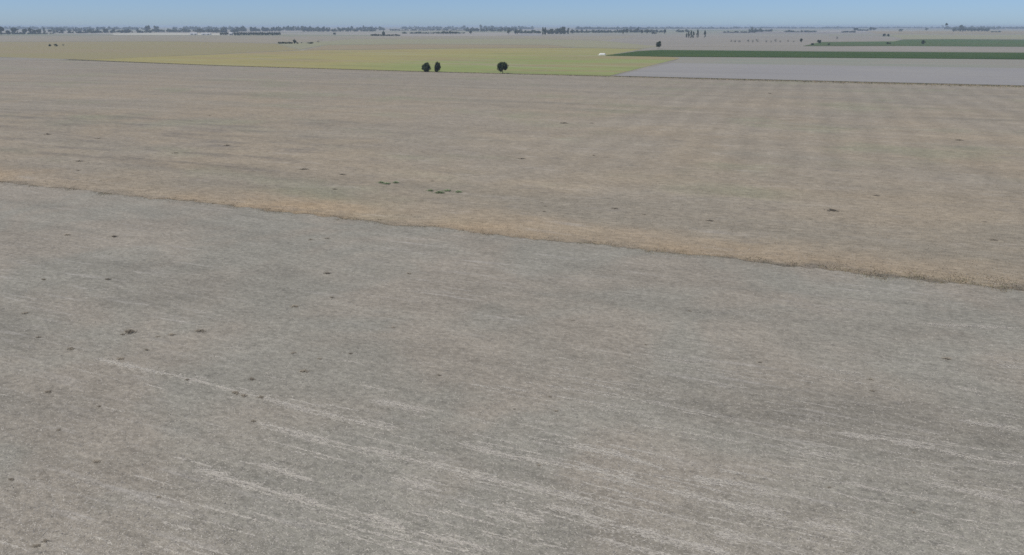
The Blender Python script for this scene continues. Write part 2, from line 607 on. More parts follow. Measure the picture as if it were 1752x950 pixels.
CROWNS = {
    'round': [crown_mesh(s, 'round', 26, 1000, .065, M['leaf_dark']) for s in (11, 12, 13)],
    'wide': [crown_mesh(s, 'wide', 26, 1000, .065, M['leaf_dark']) for s in (21, 22)],
    'egg': [crown_mesh(s, 'egg', 26, 1000, .065, M['leaf_mid']) for s in (31, 32)],
    'poplar': [crown_mesh(s, 'poplar', 30, 900, .07, M['leaf_dark']) for s in (41, 42, 43)],
    'shrub': [crown_mesh(s, 'shrub', 20, 700, .08, M['leaf_mid']) for s in (51, 52, 53)],
    'pale': [crown_mesh(s, 'round', 16, 260, .045, M['leaf_grey']) for s in (61, 62, 63)],
}
TRUNKS = {
    'round': trunk_mesh(1, .030, .5), 'wide': trunk_mesh(2, .032, .45), 'egg': trunk_mesh(3, .028, .5),
    'poplar': trunk_mesh(4, .03, .8, 2), 'shrub': trunk_mesh(5, .02, .35), 'pale': trunk_mesh(6, .022, .5),
}
count = [0]


def tree(px, yb, yt, wpx, kind, label, group=None, name='tree', cat='tree', crown=None, trunk=None, zrot=None, z=0.05):
    loc = G(px, yb, z)
    hgt = height_at(px, yb, yt)
    w = wpx * m_per_px(px, yb)
    k = count[0]
    count[0] += 1
    e = obj(name, None)
    e.location = loc
    e.rotation_euler = (0, 0, (k * 2.399) % 6.283 if zrot is None else zrot)
    e.scale = (w, w, hgt)
    tag(e, label, cat, group)
    t = obj('trunk', trunk or TRUNKS[kind], e)
    c = obj('crown', crown or CROWNS[kind][k % len(CROWNS[kind])], e)
    return e


# three trees on the weedy line between stubble and pasture
tree(729, 123.2, 105.8, 15.5, 'egg', 'dark rounded tree, partner of the leaning tree on the pasture edge', 'trees on the pasture edge',
     crown=crown_mesh(111, 'egg', 90, 4200, .042, M['leaf_dark'], (.06, 0)), zrot=YAW)
tree(748, 123.6, 104.8, 13.0, 'egg', 'dark narrow tree with crown leaning sideways on the pasture edge', 'trees on the pasture edge',
     crown=crown_mesh(112, 'egg', 80, 3800, .042, M['leaf_dark'], (.16, 0)), zrot=YAW)
tree(860, 126.0, 105.8, 19.0, 'wide', 'solitary wide dark tree on a short bare trunk at the pasture edge', 'trees on the pasture edge',
     crown=crown_mesh(113, 'round', 90, 4200, .040, M['leaf_dark']), trunk=trunk_mesh(77, .035, .42, 6), zrot=YAW)
tree(1126, 83.6, 70.5, 9.5, 'round', 'lone dark tree standing just behind the tip of the dark green crop',
     crown=crown_mesh(104, 'round', 34, 2000, .05, M['leaf_dark'], (.1, 0)), zrot=YAW)

# poplars
for q, (px, yb, yt, w) in enumerate([(1174.5, 64.5, 57, 4.0), (1178, 65, 54.5, 4.2), (1182, 66, 52.5, 4.4), (1186, 65.5, 54.5, 4.2)]):
    tree(px, yb, yt, w, 'poplar', 'dark slender poplar in the tight clump on the grey plain', 'poplars in the clump', 'poplar_tree')
tree(1193, 64.8, 51.5, 5.0, 'poplar', 'slender poplar standing alone between the poplar clump and the last poplar', None, 'poplar_tree')
tree(1205.5, 65, 52.5, 4.6, 'poplar', 'dark slender poplar standing apart as the last past the poplar clump', None, 'poplar_tree')

# row of small leafless-looking trees
for px, yb, yt, w in [(1250.5, 73, 68, 4), (1257, 74, 68, 5), (1264, 73, 68.5, 4), (1266, 73, 69, 3), (1280, 73, 67, 5.5), (1287.5, 74, 67.5, 3.5),
                      (1295, 73.5, 66.5, 5.5), (1311, 74, 67.5, 3.6), (1319, 73.5, 69, 3), (1327, 73, 66.5, 5), (1335, 73.5, 69, 4),
                      (1348, 73, 68, 3), (1358, 73, 69.5, 3.6)]:
    tree(px, yb, yt, w, 'pale', 'small thin grey tree in the spaced row on the grey plain', 'row of small thin trees', 'young_tree')

tree(1370.5, 73.2, 66, 6, 'round', 'compact dark tree at the end of the row of small thin trees')
tree(1390, 77.5, 73.2, 6, 'shrub', 'low green bush beside the pointed end of the mid green crop', None, 'bush', 'bush')
tree(1401, 75.3, 68, 7.5, 'round', 'dark round tree at the pointed end of the mid green crop')
tree(1418, 77.5, 74, 5, 'shrub', 'low dull green bush inside the mid green crop near its pointed end', None, 'bush', 'bush')
tree(1432, 67.8, 62, 5, 'pale', 'small faint greyish tree on the fallow plain before the grove', None, 'young_tree')
tree(1520, 76, 71.6, 8, 'shrub', 'dark flat bush standing out of the mid green crop', None, 'bush', 'bush')
for px in (1512.5, 1519):
    tree(px, 62.6, 57.5, 6, 'shrub', 'brownish dark bush of the pair on the greenish fallow land', 'pair of dark bushes', 'bush', 'bush')
tree(1579, 76, 67.5, 7, 'egg', 'bushy green tree inside the broad mid green crop')
tree(1541, 54.2, 49.5, 7, 'shrub', 'dark round bush on the thin beige field', None, 'bush', 'bush')
tree(1585, 53.2, 47.5, 6, 'round', 'small tree at the back edge of the thin beige field')
tree(1463.5, 54, 47.3, 8, 'round', 'dark round tree rising from a low dark hedge')
for px, t in ((1489.5, 46.5), (1495.5, 47.5)):
    tree(px, 53, t, 8, 'round', 'tall dark tree closing the hedge past the round tree', 'pair of trees closing the hedge')
for px in range(1442, 1466, 4):
    tree(px, 56, 52.8, 5.5, 'shrub', 'low dark bush in the hedge in front of the round tree', 'bushes of the low front hedge', 'bush', 'bush')
for px in range(1468, 1488, 4):
    tree(px, 53.3, 49.8, 5.5, 'shrub', 'low dark bush in the hedge behind the round tree', 'bushes of the rear hedge', 'bush', 'bush')
tree(1618.5, 47.8, 39.5, 5.5, 'wide', 'single tall far tree breaking the skyline')
tree(1612, 47.8, 43, 4, 'round', 'smaller far tree beside the tall tree on the skyline')

# long dark grove on the right
rr = random.Random(8)
for px in np.arange(1632, 1694, 5.2):
    tree(px + rr.uniform(-1, 1), 54.5 + rr.uniform(-.4, .4), 48.8 + rr.uniform(-1, 1), 8 + rr.uniform(-1, 1), 'round',
         'dark tree in the long low grove beyond the greenish fallow field', 'trees of the long grove')
tree(1643, 54.2, 42.5, 9, 'wide', 'tallest spreading tree at the end of the long grove')
for px in (1698, 1704, 1710):
    tree(px, 55.5, 53, 7, 'shrub', 'small bush trailing off the end of the long grove', 'bushes trailing off the long grove', 'bush', 'bush')

# left side bushes
tree(86, 79.6, 75, 5.5, 'shrub', 'small dark bush, the first of three on the olive field', 'three bushes on the olive field', 'bush', 'bush')
tree(96, 79.8, 74.4, 6.5, 'shrub', 'fullest dark bush in the middle of three on the olive field', 'three bushes on the olive field', 'bush', 'bush')
tree(108.5, 79.2, 75, 5.5, 'pale', 'thin greyish bush of three on the olive field', 'three bushes on the olive field', 'bush', 'bush')

# windbreak beside the sheds
for px in np.arange(402, 479, 4.0):
    tree(px, 60.6 + rr.uniform(-.2, .2), 54.6 + rr.uniform(-.5, .6), 6.5, 'egg', 'dense dark tree of the long even windbreak beside the sheds',
         'trees of the long windbreak')
for px in (378.5, 382, 385.5, 389):
    tree(px, 60.2, 55.3 + rr.uniform(-.3, .3), 5.5, 'egg', 'dense dark tree of the short windbreak between white sheds', 'trees of the short windbreak')

# hedge and tree near the farm track
for px in np.arange(477, 500, 3.6):
    tree(px, 75.2, 71.4 + rr.uniform(-.2, .2), 5.2, 'shrub', 'low dark bush of the straight hedge beside a small tree', 'bushes of the straight hedge', 'bush', 'bush')
tree(504.5, 75, 66.6, 6.5, 'egg', 'dark upright tree at the end of the straight hedge')
tree(509, 75.2, 72.5, 4.5, 'shrub', 'small low bush at the foot of the upright tree', None, 'bush', 'bush')
tree(516, 75, 72, 4, 'pale', 'thin faint bush between upright tree and spreading bush', None, 'bush', 'bush')
tree(531, 75, 71.6, 12, 'shrub', 'broad spreading dark bush past the upright tree', None, 'bush', 'bush')
tree(545, 73.5, 69.2, 4.5, 'pale', 'thin small tree past the broad spreading bush', None, 'young_tree')
tree(572.5, 60.8, 55.8, 5, 'round', 'small isolated dark tree between windbreak and low grove')

# low grove in the middle
for px in np.arange(637, 685, 5):
    tree(px, 61.8, 58.3 + rr.uniform(-.4, .6), 7.5, 'shrub', 'low dark bush of the flat grove around one taller tree', 'bushes of the flat grove', 'bush', 'bush')
tree(657, 61.5, 52.2, 7, 'egg', 'taller pointed tree rising from the middle of the flat grove')
for px in (759, 764, 770, 775, 780):
    tree(px, 58.8, 53.5 + rr.uniform(-.5, .5), 7, 'round', 'dark tree of the short row beyond the pasture', 'short row beyond the pasture')
tree(805.5, 58.6, 52.8, 6, 'round', 'small dark round tree just past the short row')
for px in (870, 882, 885):
    tree(px, 59.5, 51.5, 5, 'round', 'slender dark tree before the pale strip', 'slender trees before the pale strip')
for px in (929, 932.5):
    tree(px, 60.2, 47.5, 5, 'poplar', 'tall slender tree between the pale strip and the dense wood', 'tall pair beside the dense wood')
for px, yb, yt in ((1066, 58.8, 52), (1072, 58.5, 49), (1079, 56.5, 50), (1085, 56.5, 51), (1091, 56, 47.5), (1098, 58.6, 50.5), (1107, 58.8, 50), (1117, 59.2, 55), (1121, 59, 55.5), (1137, 59, 50)):
    tree(px, yb, yt, 5.5, 'round', 'scattered dark tree beyond the grey plain before the poplars', 'scattered trees beyond the grey plain')

# left cluster
for px, yb, yt, w in ((-8, 60, 48, 12), (3, 60.4, 44.5, 10), (14, 59.5, 52, 9), (26, 58.8, 47.2, 14), (43.5, 58.5, 49.2, 9), (53, 58.4, 47.4, 8), (61, 58.6, 50.5, 10), (68, 58.6, 49.6, 9)):
    tree(px, yb, yt, w, 'round', 'tall dark tree in the ragged stand at the grey field end', 'trees of the ragged stand')
tree(77, 58.5, 48.5, 5, 'poplar', 'narrow upright tree ending the ragged stand')
for px, yb, yt in ((86, 57, 50.5), (93, 56.6, 52.8), (98, 56.6, 53), (106.5, 57.4, 50.8)):
    tree(px, yb, yt, 6, 'round', 'smaller tree scattered past the ragged stand', 'trees past the ragged stand')
tree(181, 56.4, 48.5, 8, 'round', 'bluish tree rising above the far tree belt')
tree(254, 54.6, 43.2, 11, 'wide', 'tallest bluish tree of the far belt above the cream strip')
tree(268, 54.4, 43.8, 9, 'wide', 'second tall bluish tree of the far belt above the cream strip')


# ------------------------------------------------------------------ far belts that read as one mass
def belt(x0, x1, yb, yt, label, seed, step=1.8, wpx=6.0, mat='leaf_dark'):
    nr = np.random.default_rng(seed)
    VV, FF, n = [], [], 0
    px = x0
    while px < x1:
        h = height_at(px, yb, yt) * nr.uniform(.55, 1.25)
        mp = m_per_px(px, yb)
        w = max(wpx * mp * nr.uniform(.7, 1.4), .5 * h)
        loc = np.array(G(px, yb)) + np.array([nr.uniform(-.5, .5) * w, nr.uniform(-40, 40), 0])
        cs, rs = crown_lobes(nr, 'egg', 9)
        rs = np.array(rs) * 1.5
        v, f = leaf_cloud(nr, cs, rs, 100, .15)
        v = v * np.array([w, w, h])
        v[:, 2] = np.clip(v[:, 2], .02, None)
        VV.append(v + loc)
        FF.append(f + n)
        n += len(v)
        px += step * nr.uniform(.5, 1.6)
    me = mesh_np('tree_belt', np.concatenate(VV), np.concatenate(FF), [M[mat]])
    o = obj('tree_belt', me)
    return tag(o, label, 'trees', 'far tree belts', 'stuff')


BELTS = [
    (-60, 76, 58.6, 55.5, 'low dark scrub under the ragged stand'),
    (-300, 125, 50, 45.6, 'faint blue belt behind the ragged stand'),
    (88, 150, 53.5, 47.5, 'hazy belt past the ragged stand'),
    (110, 165, 57, 53, 'low scrub line past the ragged stand'),
    (150, 252, 56.3, 50.5, 'dark belt leading up to the cream strip'),
    (150, 252, 51, 46.2, 'faint belt behind the dark belt at the cream strip'),
    (250, 345, 55, 50, 'dark belt directly above the cream strip'),
    (295, 405, 51, 45.6, 'faint belt behind the white sheds'),
    (340, 405, 55.6, 49, 'dark belt behind the white sheds'),
    (400, 476, 53.8, 46.3, 'tall belt behind the long windbreak'),
    (470, 552, 52.6, 45.2, 'tall blue belt past the long windbreak'),
    (520, 605, 54.2, 48, 'ragged belt above the isolated small tree'),
    (585, 665, 52, 45.6, 'blue belt behind the flat grove'),
    (610, 640, 54, 50, 'low belt beside the flat grove'),
    (668, 805, 52.6, 50, 'thin straight belt behind the flat grove'),
    (690, 800, 50, 45.4, 'blue belt behind the short row'),
    (690, 790, 57.6, 55, 'low scrub line under the short row'),
    (795, 890, 54, 48.2, 'hazy ragged belt past the short row'),
    (822, 850, 50.5, 44.4, 'higher blue wood on the skyline past the short row'),
    (848, 915, 50, 45.2, 'faint belt on the skyline above the pale strip'),
    (889, 928, 57.2, 52.2, 'dark row along the pale strip'),
    (934, 974, 58.2, 48.2, 'dense dark wood beside the pale strip'),
    (972, 1062, 56.2, 51.4, 'straight dark belt past the dense wood'),
    (985, 1105, 50.4, 46, 'blue belt behind the straight dark belt'),
    (1060, 1135, 55.6, 50.5, 'ragged belt behind the scattered trees'),
    (1095, 1260, 49.6, 46.4, 'faint flat belt behind the poplars'),
    (1160, 1178, 55.4, 51, 'small grove just behind the poplar clump'),
    (1240, 1292, 56.2, 53.6, 'thin belt behind the row of small trees'),
    (1284, 1303, 55.2, 48.6, 'small blue wood behind the row of small trees'),
    (1306, 1322, 54.2, 50.4, 'small low wood past the blue wood'),
    (1255, 1440, 49, 46, 'faint skyline belt past the poplars'),
    (1345, 1395, 55.2, 52, 'thin greenish belt behind the compact dark tree'),
    (1410, 1640, 48.6, 46, 'faint skyline belt behind the hedges'),
    (1620, 1705, 50.5, 45.6, 'hazy belt behind the long grove'),
    (1690, 1950, 49.6, 45.8, 'faint skyline belt past the long grove'),
]
for i, (x0, x1, yb, yt, lab) in enumerate(BELTS):
    belt(x0, x1, yb, yt, lab, 300 + i)


# ------------------------------------------------------------------ farm sheds, grain bag
def shed(px, yb, wpx, yt, label):
    loc = G(px, yb, .06)
    mp = m_per_px(px, yb)
    L, H = wpx * mp, height_at(px, yb, yt)
    W = max(L * .4, 9.0)
    e = obj('farm_shed', None)
    e.location = loc
    e.rotation_euler = (0, 0, YAW + .05)
    tag(e, label, 'shed', 'white farm sheds')
    hw = H * .68
    l, w = L / 2, W / 2

    def part(name, v, f, m):
        me = bpy.data.meshes.new(name)
        me.from_pydata(v, [], f)
        me.materials.append(m)
        me.update()
        return obj(name, me, e)
    part('wall', [(-l, -w, 0), (l, -w, 0), (l, w, 0), (-l, w, 0), (-l, -w, hw), (l, -w, hw), (l, w, hw), (-l, w, hw), (-l, 0, H - .15), (l, 0, H - .15)],
         [(0, 1, 5, 4), (2, 3, 7, 6), (1, 2, 6, 9, 5), (3, 0, 4, 8, 7)], M['wall'])
    o, t, k = .5, .18, (H - hw) / w
    ze = hw - o * k
    rv = []
    for dz in (.02, t):
        rv += [(-l - o, -w - o, ze + dz), (l + o, -w - o, ze + dz), (l + o, 0, H + dz), (-l - o, 0, H + dz), (l + o, w + o, ze + dz), (-l - o, w + o, ze + dz)]
    part('roof', rv, [(6, 7, 8, 9), (9, 8, 10, 11), (0, 3, 2, 1), (3, 5, 4, 2), (0, 1, 7, 6), (4, 5, 11, 10), (1, 2, 8, 7), (2, 4, 10, 8), (3, 0, 6, 9), (5, 3, 9, 11)], M['tin'])
    for s in (-.28, .22):
        x0, x1 = s * L, s * L + 4.0
        y0 = -w - .06
        part('door', [(x0, y0, .02), (x1, y0, .02), (x1, y0, hw * .8), (x0, y0, hw * .8), (x0, -w + .05, .02), (x1, -w + .05, .02), (x1, -w + .05, hw * .8), (x0, -w + .05, hw * .8)],
             [(0, 1, 2, 3), (1, 5, 6, 2), (4, 0, 3, 7), (3, 2, 6, 7)], M['door'])


shed(331.5, 60.0, 11, 56.2, 'long white shed farthest from the windbreaks on the cream strip')
shed(353, 60.0, 15, 56.6, 'widest low white shed in the middle of the cream strip')
shed(395.3, 60.2, 5.5, 55.8, 'short white shed squeezed between the two windbreaks')


def grain_bag():
    loc = G(1030.5, 94.4, .08)
    mp = m_per_px(1030, 94.4)
    L, Hh, W = 12.0 * mp, 1.9, 3.2
    nr = np.random.default_rng(5)
    ns, nk = 34, 18
    V, Fc = [], []
    for i in range(ns + 1):
        t = i / ns
        env = min(1, (min(t, 1 - t) * 5.5 + .03)) ** .55
        rib = 1 + .03 * math.sin(i * 2.1) + nr.uniform(-.015, .015)
        for j in range(nk + 1):
            a = math.pi * j / nk
            V.append(((t - .5) * L, -math.cos(a) * W / 2 * env * rib, max(0, math.sin(a)) ** .8 * Hh * env * rib))
    for i in range(ns):
        for j in range(nk):
            a = i * (nk + 1) + j
            Fc.append((a, a + nk + 1, a + nk + 2, a + 1))
    e = obj('grain_bag', None)
    e.location = loc
    e.rotation_euler = (0, 0, YAW)
    tag(e, 'low rounded white plastic grain bag at the tip of the dark green crop', 'grain bag')
    obj('cover', mesh_np('cover', V, Fc, [M['white']], smooth=True), e)
    for s in (-1, 1):   # flat folded tail of film at each end
        me = bpy.data.meshes.new('folded_tail')
        x = s * L / 2
        me.from_pydata([(x - s * .3, -.5, .01), (x - s * .3, .5, .01), (x + s * 1.1, .9, .01), (x + s * 1.1, -.9, .01),
                        (x - s * .3, -.4, .30), (x - s * .3, .4, .30), (x + s * 1.1, .8, .08), (x + s * 1.1, -.8, .08)], [],
                       [(0, 1, 2, 3), (4, 7, 6, 5), (0, 4, 5, 1), (2, 6, 7, 3), (1, 5, 6, 2), (3, 7, 4, 0)])
        me.materials.append(M['white'])
        obj('folded_tail', me, e)


grain_bag()


# ------------------------------------------------------------------ small stuff on the ground
def flat_bits(nr, pos, length, width, ang, lift=.02, tilt=.35):
    """thin straw pieces / leaves: one quad each, slightly tilted"""
    n = len(pos)
    d = np.stack([np.cos(ang), np.sin(ang), nr.normal(scale=tilt, size=n)], 1)
    s = np.stack([-np.sin(ang), np.cos(ang), nr.normal(scale=tilt, size=n)], 1)
    c = np.concatenate([pos, np.zeros((n, 1))], 1)
    a = d * (length / 2)[:, None]
    b = s * (width / 2)[:, None]
    c[:, 2] = lift + .02 + np.abs(a[:, 2]) + np.abs(b[:, 2])
    v = np.stack([c - a, c - b, c + a, c + b], 1).reshape(-1, 3)
    return v, np.arange(n * 4).reshape(-1, 4)


def clods(nr, pos, r, flat=.6):
    """little four-sided crumbs"""
    n = len(pos)
    a0 = nr.random(n) * 6.283
    pts = []
    for k in range(3):
        a = a0 + k * 2.094 + nr.normal(scale=.3, size=n)
        pts.append(np.stack([pos[:, 0] + np.cos(a) * r, pos[:, 1] + np.sin(a) * r, np.full(n, .015)], 1))
    pts.append(np.stack([pos[:, 0] + nr.normal(scale=.2, size=n) * r, pos[:, 1] + nr.normal(scale=.2, size=n) * r, .02 + r * flat * (.6 + .8 * nr.random(n))], 1))
    v = np.stack(pts, 1).reshape(-1, 3)
    b = np.arange(n) * 4
    f = np.stack([np.stack([b, b + 1, b + 3], 1), np.stack([b + 1, b + 2, b + 3], 1), np.stack([b + 2, b, b + 3], 1)], 1).reshape(-1, 3)
    return v, f


def visible_scatter(nr, n, y_lo, y_hi, ylim=(None, None)):
    """random spots over the part of the field that the photograph shows, a little wider than the frame"""
    out = []
    m = 0
    while m < n:
        px = nr.uniform(-160, 1912, n)
        py = nr.uniform(y_lo, y_hi, n)
        x = (px - CX) / F_PX
        y = (CY - py) / F_PX
        fw = math.cos(PITCH) + y * math.sin(PITCH)
        upz = -math.sin(PITCH) + y * math.cos(PITCH)
        t = -CAM_H / upz
        X = (x * math.cos(YAW) - fw * math.sin(YAW)) * t
        Y = (x * math.sin(YAW) + fw * math.cos(YAW)) * t
        k = np.ones(n, bool)
        if ylim[0] is not None:
            k &= Y > ylim[0]
        if ylim[1] is not None:
            k &= Y < ylim[1]
        out.append(np.stack([X[k], Y[k]], 1))
        m += k.sum()
    return np.concatenate(out)[:n]


nr = np.random.default_rng(2)

# straw windrow remnants: lines along X, as in the photograph, plus shorter ones around them
LINES = [
    [(166, 614), (294, 642), (369, 661), (426, 675), (597, 718), (680, 734)],
    [(784, 758), (884, 782), (969, 794), (1026, 808), (1120, 836)],
    [(440, 725), (597, 763), (713, 789), (775, 805), (860, 824), (945, 846), (1002, 852)],
    [(936, 867), (1050, 895)], [(1078, 903), (1173, 931)],
    [(336, 803), (393, 820), (464, 841), (559, 865)], [(623, 881), (694, 905)], [(718, 912), (841, 945)],
    [(445, 794), (535, 822)], [(638, 685), (728, 704)], [(955, 756), (1050, 775), (1135, 803)],
    [(671, 817), (756, 841)], [(851, 874), (931, 891)],
    [(1436, 741), (1493, 749), (1517, 753), (1607, 770), (1673, 787), (1749, 794)],
    [(1597, 827), (1645, 839), (1749, 860)], [(1180, 817), (1261, 829), (1332, 850)],
    [(1152, 839), (1223, 858), (1337, 881)], [(1223, 912), (1270, 926)], [(1152, 924), (1247, 947)],
    [(1706, 625), (1749, 628)], [(1379, 893), (1474, 912)], [(1580, 555), (1740, 562)], [(1640, 720), (1740, 733)],
]
segs = []
for L_ in LINES:
    for a, b in zip(L_[:-1], L_[1:]):
        A, B = np.array(G(*a)[:2]), np.array(G(*b)[:2])
        segs.append((A, B, .045, 1.2))
        for q in range(3):             # thinner lines running beside the main one
            o = np.array([nr.uniform(-1, 1), nr.normal(scale=.32)])
            t0, t1 = nr.uniform(-.1, .35), nr.uniform(.55, 1.15)
            segs.append((A + (B - A) * t0 + o, A + (B - A) * t1 + o, .035, nr.uniform(.3, .7)))
        segs.append((A, B, .30, .8))   # loose scatter around it
extra = visible_scatter(nr, 620, 600, 1010, (None, 90))
# most of it lies to the right of the first windrow
extra = extra[nr.random(len(extra)) < np.interp(extra[:, 0] + .35 * extra[:, 1], [-30, -15, 5, 30], [.12, .5, .95, .8])]
for c in extra:
    Ln = nr.uniform(1.5, 5.0) * (1.0 if nr.random() < .75 else 2.2)
    segs.append((c, c + np.array([Ln, nr.normal(scale=.03) * Ln]), nr.uniform(.025, .06), nr.uniform(.12, .55)))
P, LEN = [], []
for A, B, sig, dens in segs:
    L_ = np.linalg.norm(B - A)
    n = int(L_ * 130 * dens)
    t = nr.random(n) if dens > 1 else nr.beta(1.6, 1.6, n)
    gate = np.interp(t * L_, np.linspace(0, L_, max(3, int(L_ / .35))), nr.random(max(3, int(L_ / .35))) ** 1.3) > nr.random(n) * .8
    w = np.interp(t * L_, np.linspace(0, L_, max(3, int(L_ / 1.2))), nr.normal(scale=.05, size=max(3, int(L_ / 1.2))))
    p = A + (B - A) * t[:, None]
    p[:, 1] += w + nr.normal(scale=sig, size=n)
    P.append(p[gate])
P = np.concatenate(P)
n = len(P)
v, f = flat_bits(nr, P, nr.uniform(.14, .50, n), nr.uniform(.018, .05, n), nr.normal(scale=.25, size=n), .0, .06)
o = obj('straw_litter', mesh_np('straw_litter', v, f, [M['straw_bit'], M['straw_bit2']], (nr.random(n) < .4).astype(int)))
tag(o, 'pale straw lying in broken lines along the rows of the grey field', 'straw', None, 'stuff')

# loose straw everywhere on the grey field
P = visible_scatter(nr, 70000, 315, 1010, (None, 98.3))
n = len(P)
v, f = flat_bits(nr, P, nr.uniform(.10, .32, n), nr.uniform(.02, .05, n), nr.normal(scale=.7, size=n), .0, .08)
o = obj('loose_straw', mesh_np('loose_straw', v, f, [M['straw_bit'], M['straw_bit2']], (nr.random(n) < .65).astype(int)))
tag(o, 'loose bits of straw strewn all over the grey field', 'straw', None, 'stuff')

# crumbs of soil on the grey field
P = visible_scatter(nr, 16000, 315, 1010, (None, 98.3))
v, f = clods(nr, P, nr.uniform(.03, .10, len(P)))
o = obj('soil_crumbs', mesh_np('soil_crumbs', v, f, [M['clod'], M['straw_bit2']], np.repeat((nr.random(len(P)) < .5).astype(int), 3)))
tag(o, 'crumbs of soil and trash strewn over the grey field', 'soil', None, 'stuff')


# grass: upright blades in tufts
def grass(name, label, P, hgt, wid, mats, weights, lean=.5, cat='grass'):
    n = len(P)
    a = nr.random(n) * 6.283
    h = hgt * (.5 + nr.random(n))
    w = wid * (.6 + .8 * nr.random(n))
    d = np.stack([np.cos(a), np.sin(a)], 1)
    ld = nr.normal(scale=lean, size=(n, 2)) * h[:, None]
    z0 = np.full(n, .03)
    v = np.stack([np.column_stack([P - d * w[:, None] / 2, z0]), np.column_stack([P + d * w[:, None] / 2, z0]), np.column_stack([P + ld, h + .03])], 1).reshape(-1, 3)
    f = np.arange(n * 3).reshape(-1, 3)
    mi = nr.choice(len(mats), n, p=np.array(weights) / sum(weights))
    o = obj(name, mesh_np(name, v, f, [M[m] for m in mats], mi))
    return tag(o, label, cat, None, 'stuff')


# margin between grey and straw field: dry tan grass, thick along the lip, thinning inward
n = 34000
X = nr.uniform(-190, 62, n)
depth = np.abs(nr.gamma(1.6, 2.4, n))
clump = np.sin(X * .31) + np.sin(X * .83 + 1) + np.sin(X * 1.9 + 2)
k = nr.random(n) < .55 + .15 * clump
X, depth = X[k], depth[k]
ey = np.interp(X, [e[0] for e in edge_y], [e[1] for e in edge_y])
grass('dry_grass_margin', 'dry tan grass along the margin between grey and straw fields', np.column_stack([X, ey + .05 + depth]), .07, .06,
      ['grass_tan', 'grass_pale', 'grass_green', 'grass_dark'], [.5, .25, .2, .05])
# tufts spilling over the lip in patches
cx = nr.uniform(-190, 62, 260)
cw = nr.uniform(.3, 1.6, 260)
k = nr.integers(0, 260, 16000)
X = cx[k] + nr.normal(size=16000) * cw[k] * .9
ey = np.interp(X, [e[0] for e in edge_y], [e[1] for e in edge_y])
off = nr.normal(scale=.5, size=260)[k]
grass('verge_tufts', 'tufts of greenish and rusty grass spilling over the margin between fields', np.column_stack([X, ey + off + nr.normal(size=16000) * cw[k] * .5]), .09, .06,
      ['grass_tan', 'grass_green', 'grass_dark', 'grass_pale'], [.44, .28, .08, .20])
# darker weeds on the lip towards the end of the margin
n = 30000
X = nr.uniform(-190, 62, n)
prob = np.interp(X, [-190, -60, -10, 12, 62], [.05, .04, .12, 1, 1])
k = nr.random(n) < prob * (.6 + .4 * np.sin(X * 1.3))
X = X[k]
ey = np.interp(X, [e[0] for e in edge_y], [e[1] for e in edge_y])
grass('dark_weed_margin', 'dark brown weeds on the lip of the straw field', np.column_stack([X, ey + np.abs(nr.normal(size=len(X)) * np.interp(X, [-60, 0, 25], [.6, 1.1, 2.4]))]), .10, .12,
      ['grass_dark', 'grass_green', 'grass_tan'], [.6, .2, .2])

# stubble on the straw field
P = visible_scatter(nr, 70000, 150, 500, (99.5, 330))
P = P + np.column_stack([np.zeros(len(P)), nr.normal(scale=.4, size=len(P))])
grass('stubble', 'short cut straw stubble standing all over the straw field', P, .09, .09, ['grass_pale', 'straw_bit2', 'grass_tan', 'grass_dark'], [.45, .34, .16, .05], .8, 'stubble')

# weedy line along the far side of the stubble
n = 42000
X = nr.uniform(-640, 330, n)
Yl = np.interp(X, [-640, -430, -250, -117, 330], [509, 477, 465.5, 465.5, 470])
wd = np.interp(X, [-640, -117, 0, 330], [2.0, 2.4, 6, 9])
grass('weedy_verge', 'dark weedy verge along the far side of the straw field', np.column_stack([X, Yl - .3 - np.abs(nr.normal(size=n)) * wd]), .22, .5,
      ['grass_dark', 'grass_green', 'grass_tan'], [.06, .5, .44], .6)


# ------------------------------------------------------------------ single weed clumps
def weed_mesh(seed, mat, n=100):
    """a ragged, low, sprawling clump: leaves lying out from the middle, a few strays"""
    nn = np.random.default_rng(seed)
    lob = (nn.random((4, 2)) - .5) * .65
    c = lob[nn.integers(0, 4, n)] * np.array([.75, .4]) + nn.normal(scale=.13, size=(n, 2)) * np.array([1.3, 1])
    rad = np.linalg.norm(c, axis=1)
    z = .15 + .85 * np.clip(1 - 1.7 * rad, 0, 1) * nn.random(n)
    a = np.arctan2(c[:, 1], c[:, 0]) + nn.normal(scale=.8, size=n)
    L = .07 + .09 * nn.random(n)
    d = np.column_stack([np.cos(a) * L, np.sin(a) * L, nn.normal(scale=.12, size=n)])
    w = np.column_stack([-np.sin(a), np.cos(a), nn.normal(scale=.3, size=n)]) * (.022 + .03 * nn.random(n))[:, None]
    cc = np.column_stack([c, z])
    v = np.stack([cc - d, cc - w, cc + d, cc + w], 1).reshape(-1, 3)
    v[:, 2] = np.clip(v[:, 2], 0, None)
    return mesh_np('weed_clump', v, np.arange(n * 4).reshape(-1, 4), [mat])


WEED = [weed_mesh(s, M['weed']) for s in range(5)]
WEED_G = [weed_mesh(s + 20, M['weed_green'], 130) for s in range(2)]


def weed(px, py, wpx, label, group, green=False, k=0, hk=.14):
    w = wpx * m_per_px(px, py)
    o = obj('weed_clump', (WEED_G if green else WEED)[k % (2 if green else 5)])
    o.location = G(px, py, .04)
    o.rotation_euler = (0, 0, .1 * (k % 7) - .3)
    o.scale = (w, w * .9, min(.35, max(.06, hk * w)))
    tag(o, label, 'weed', group)


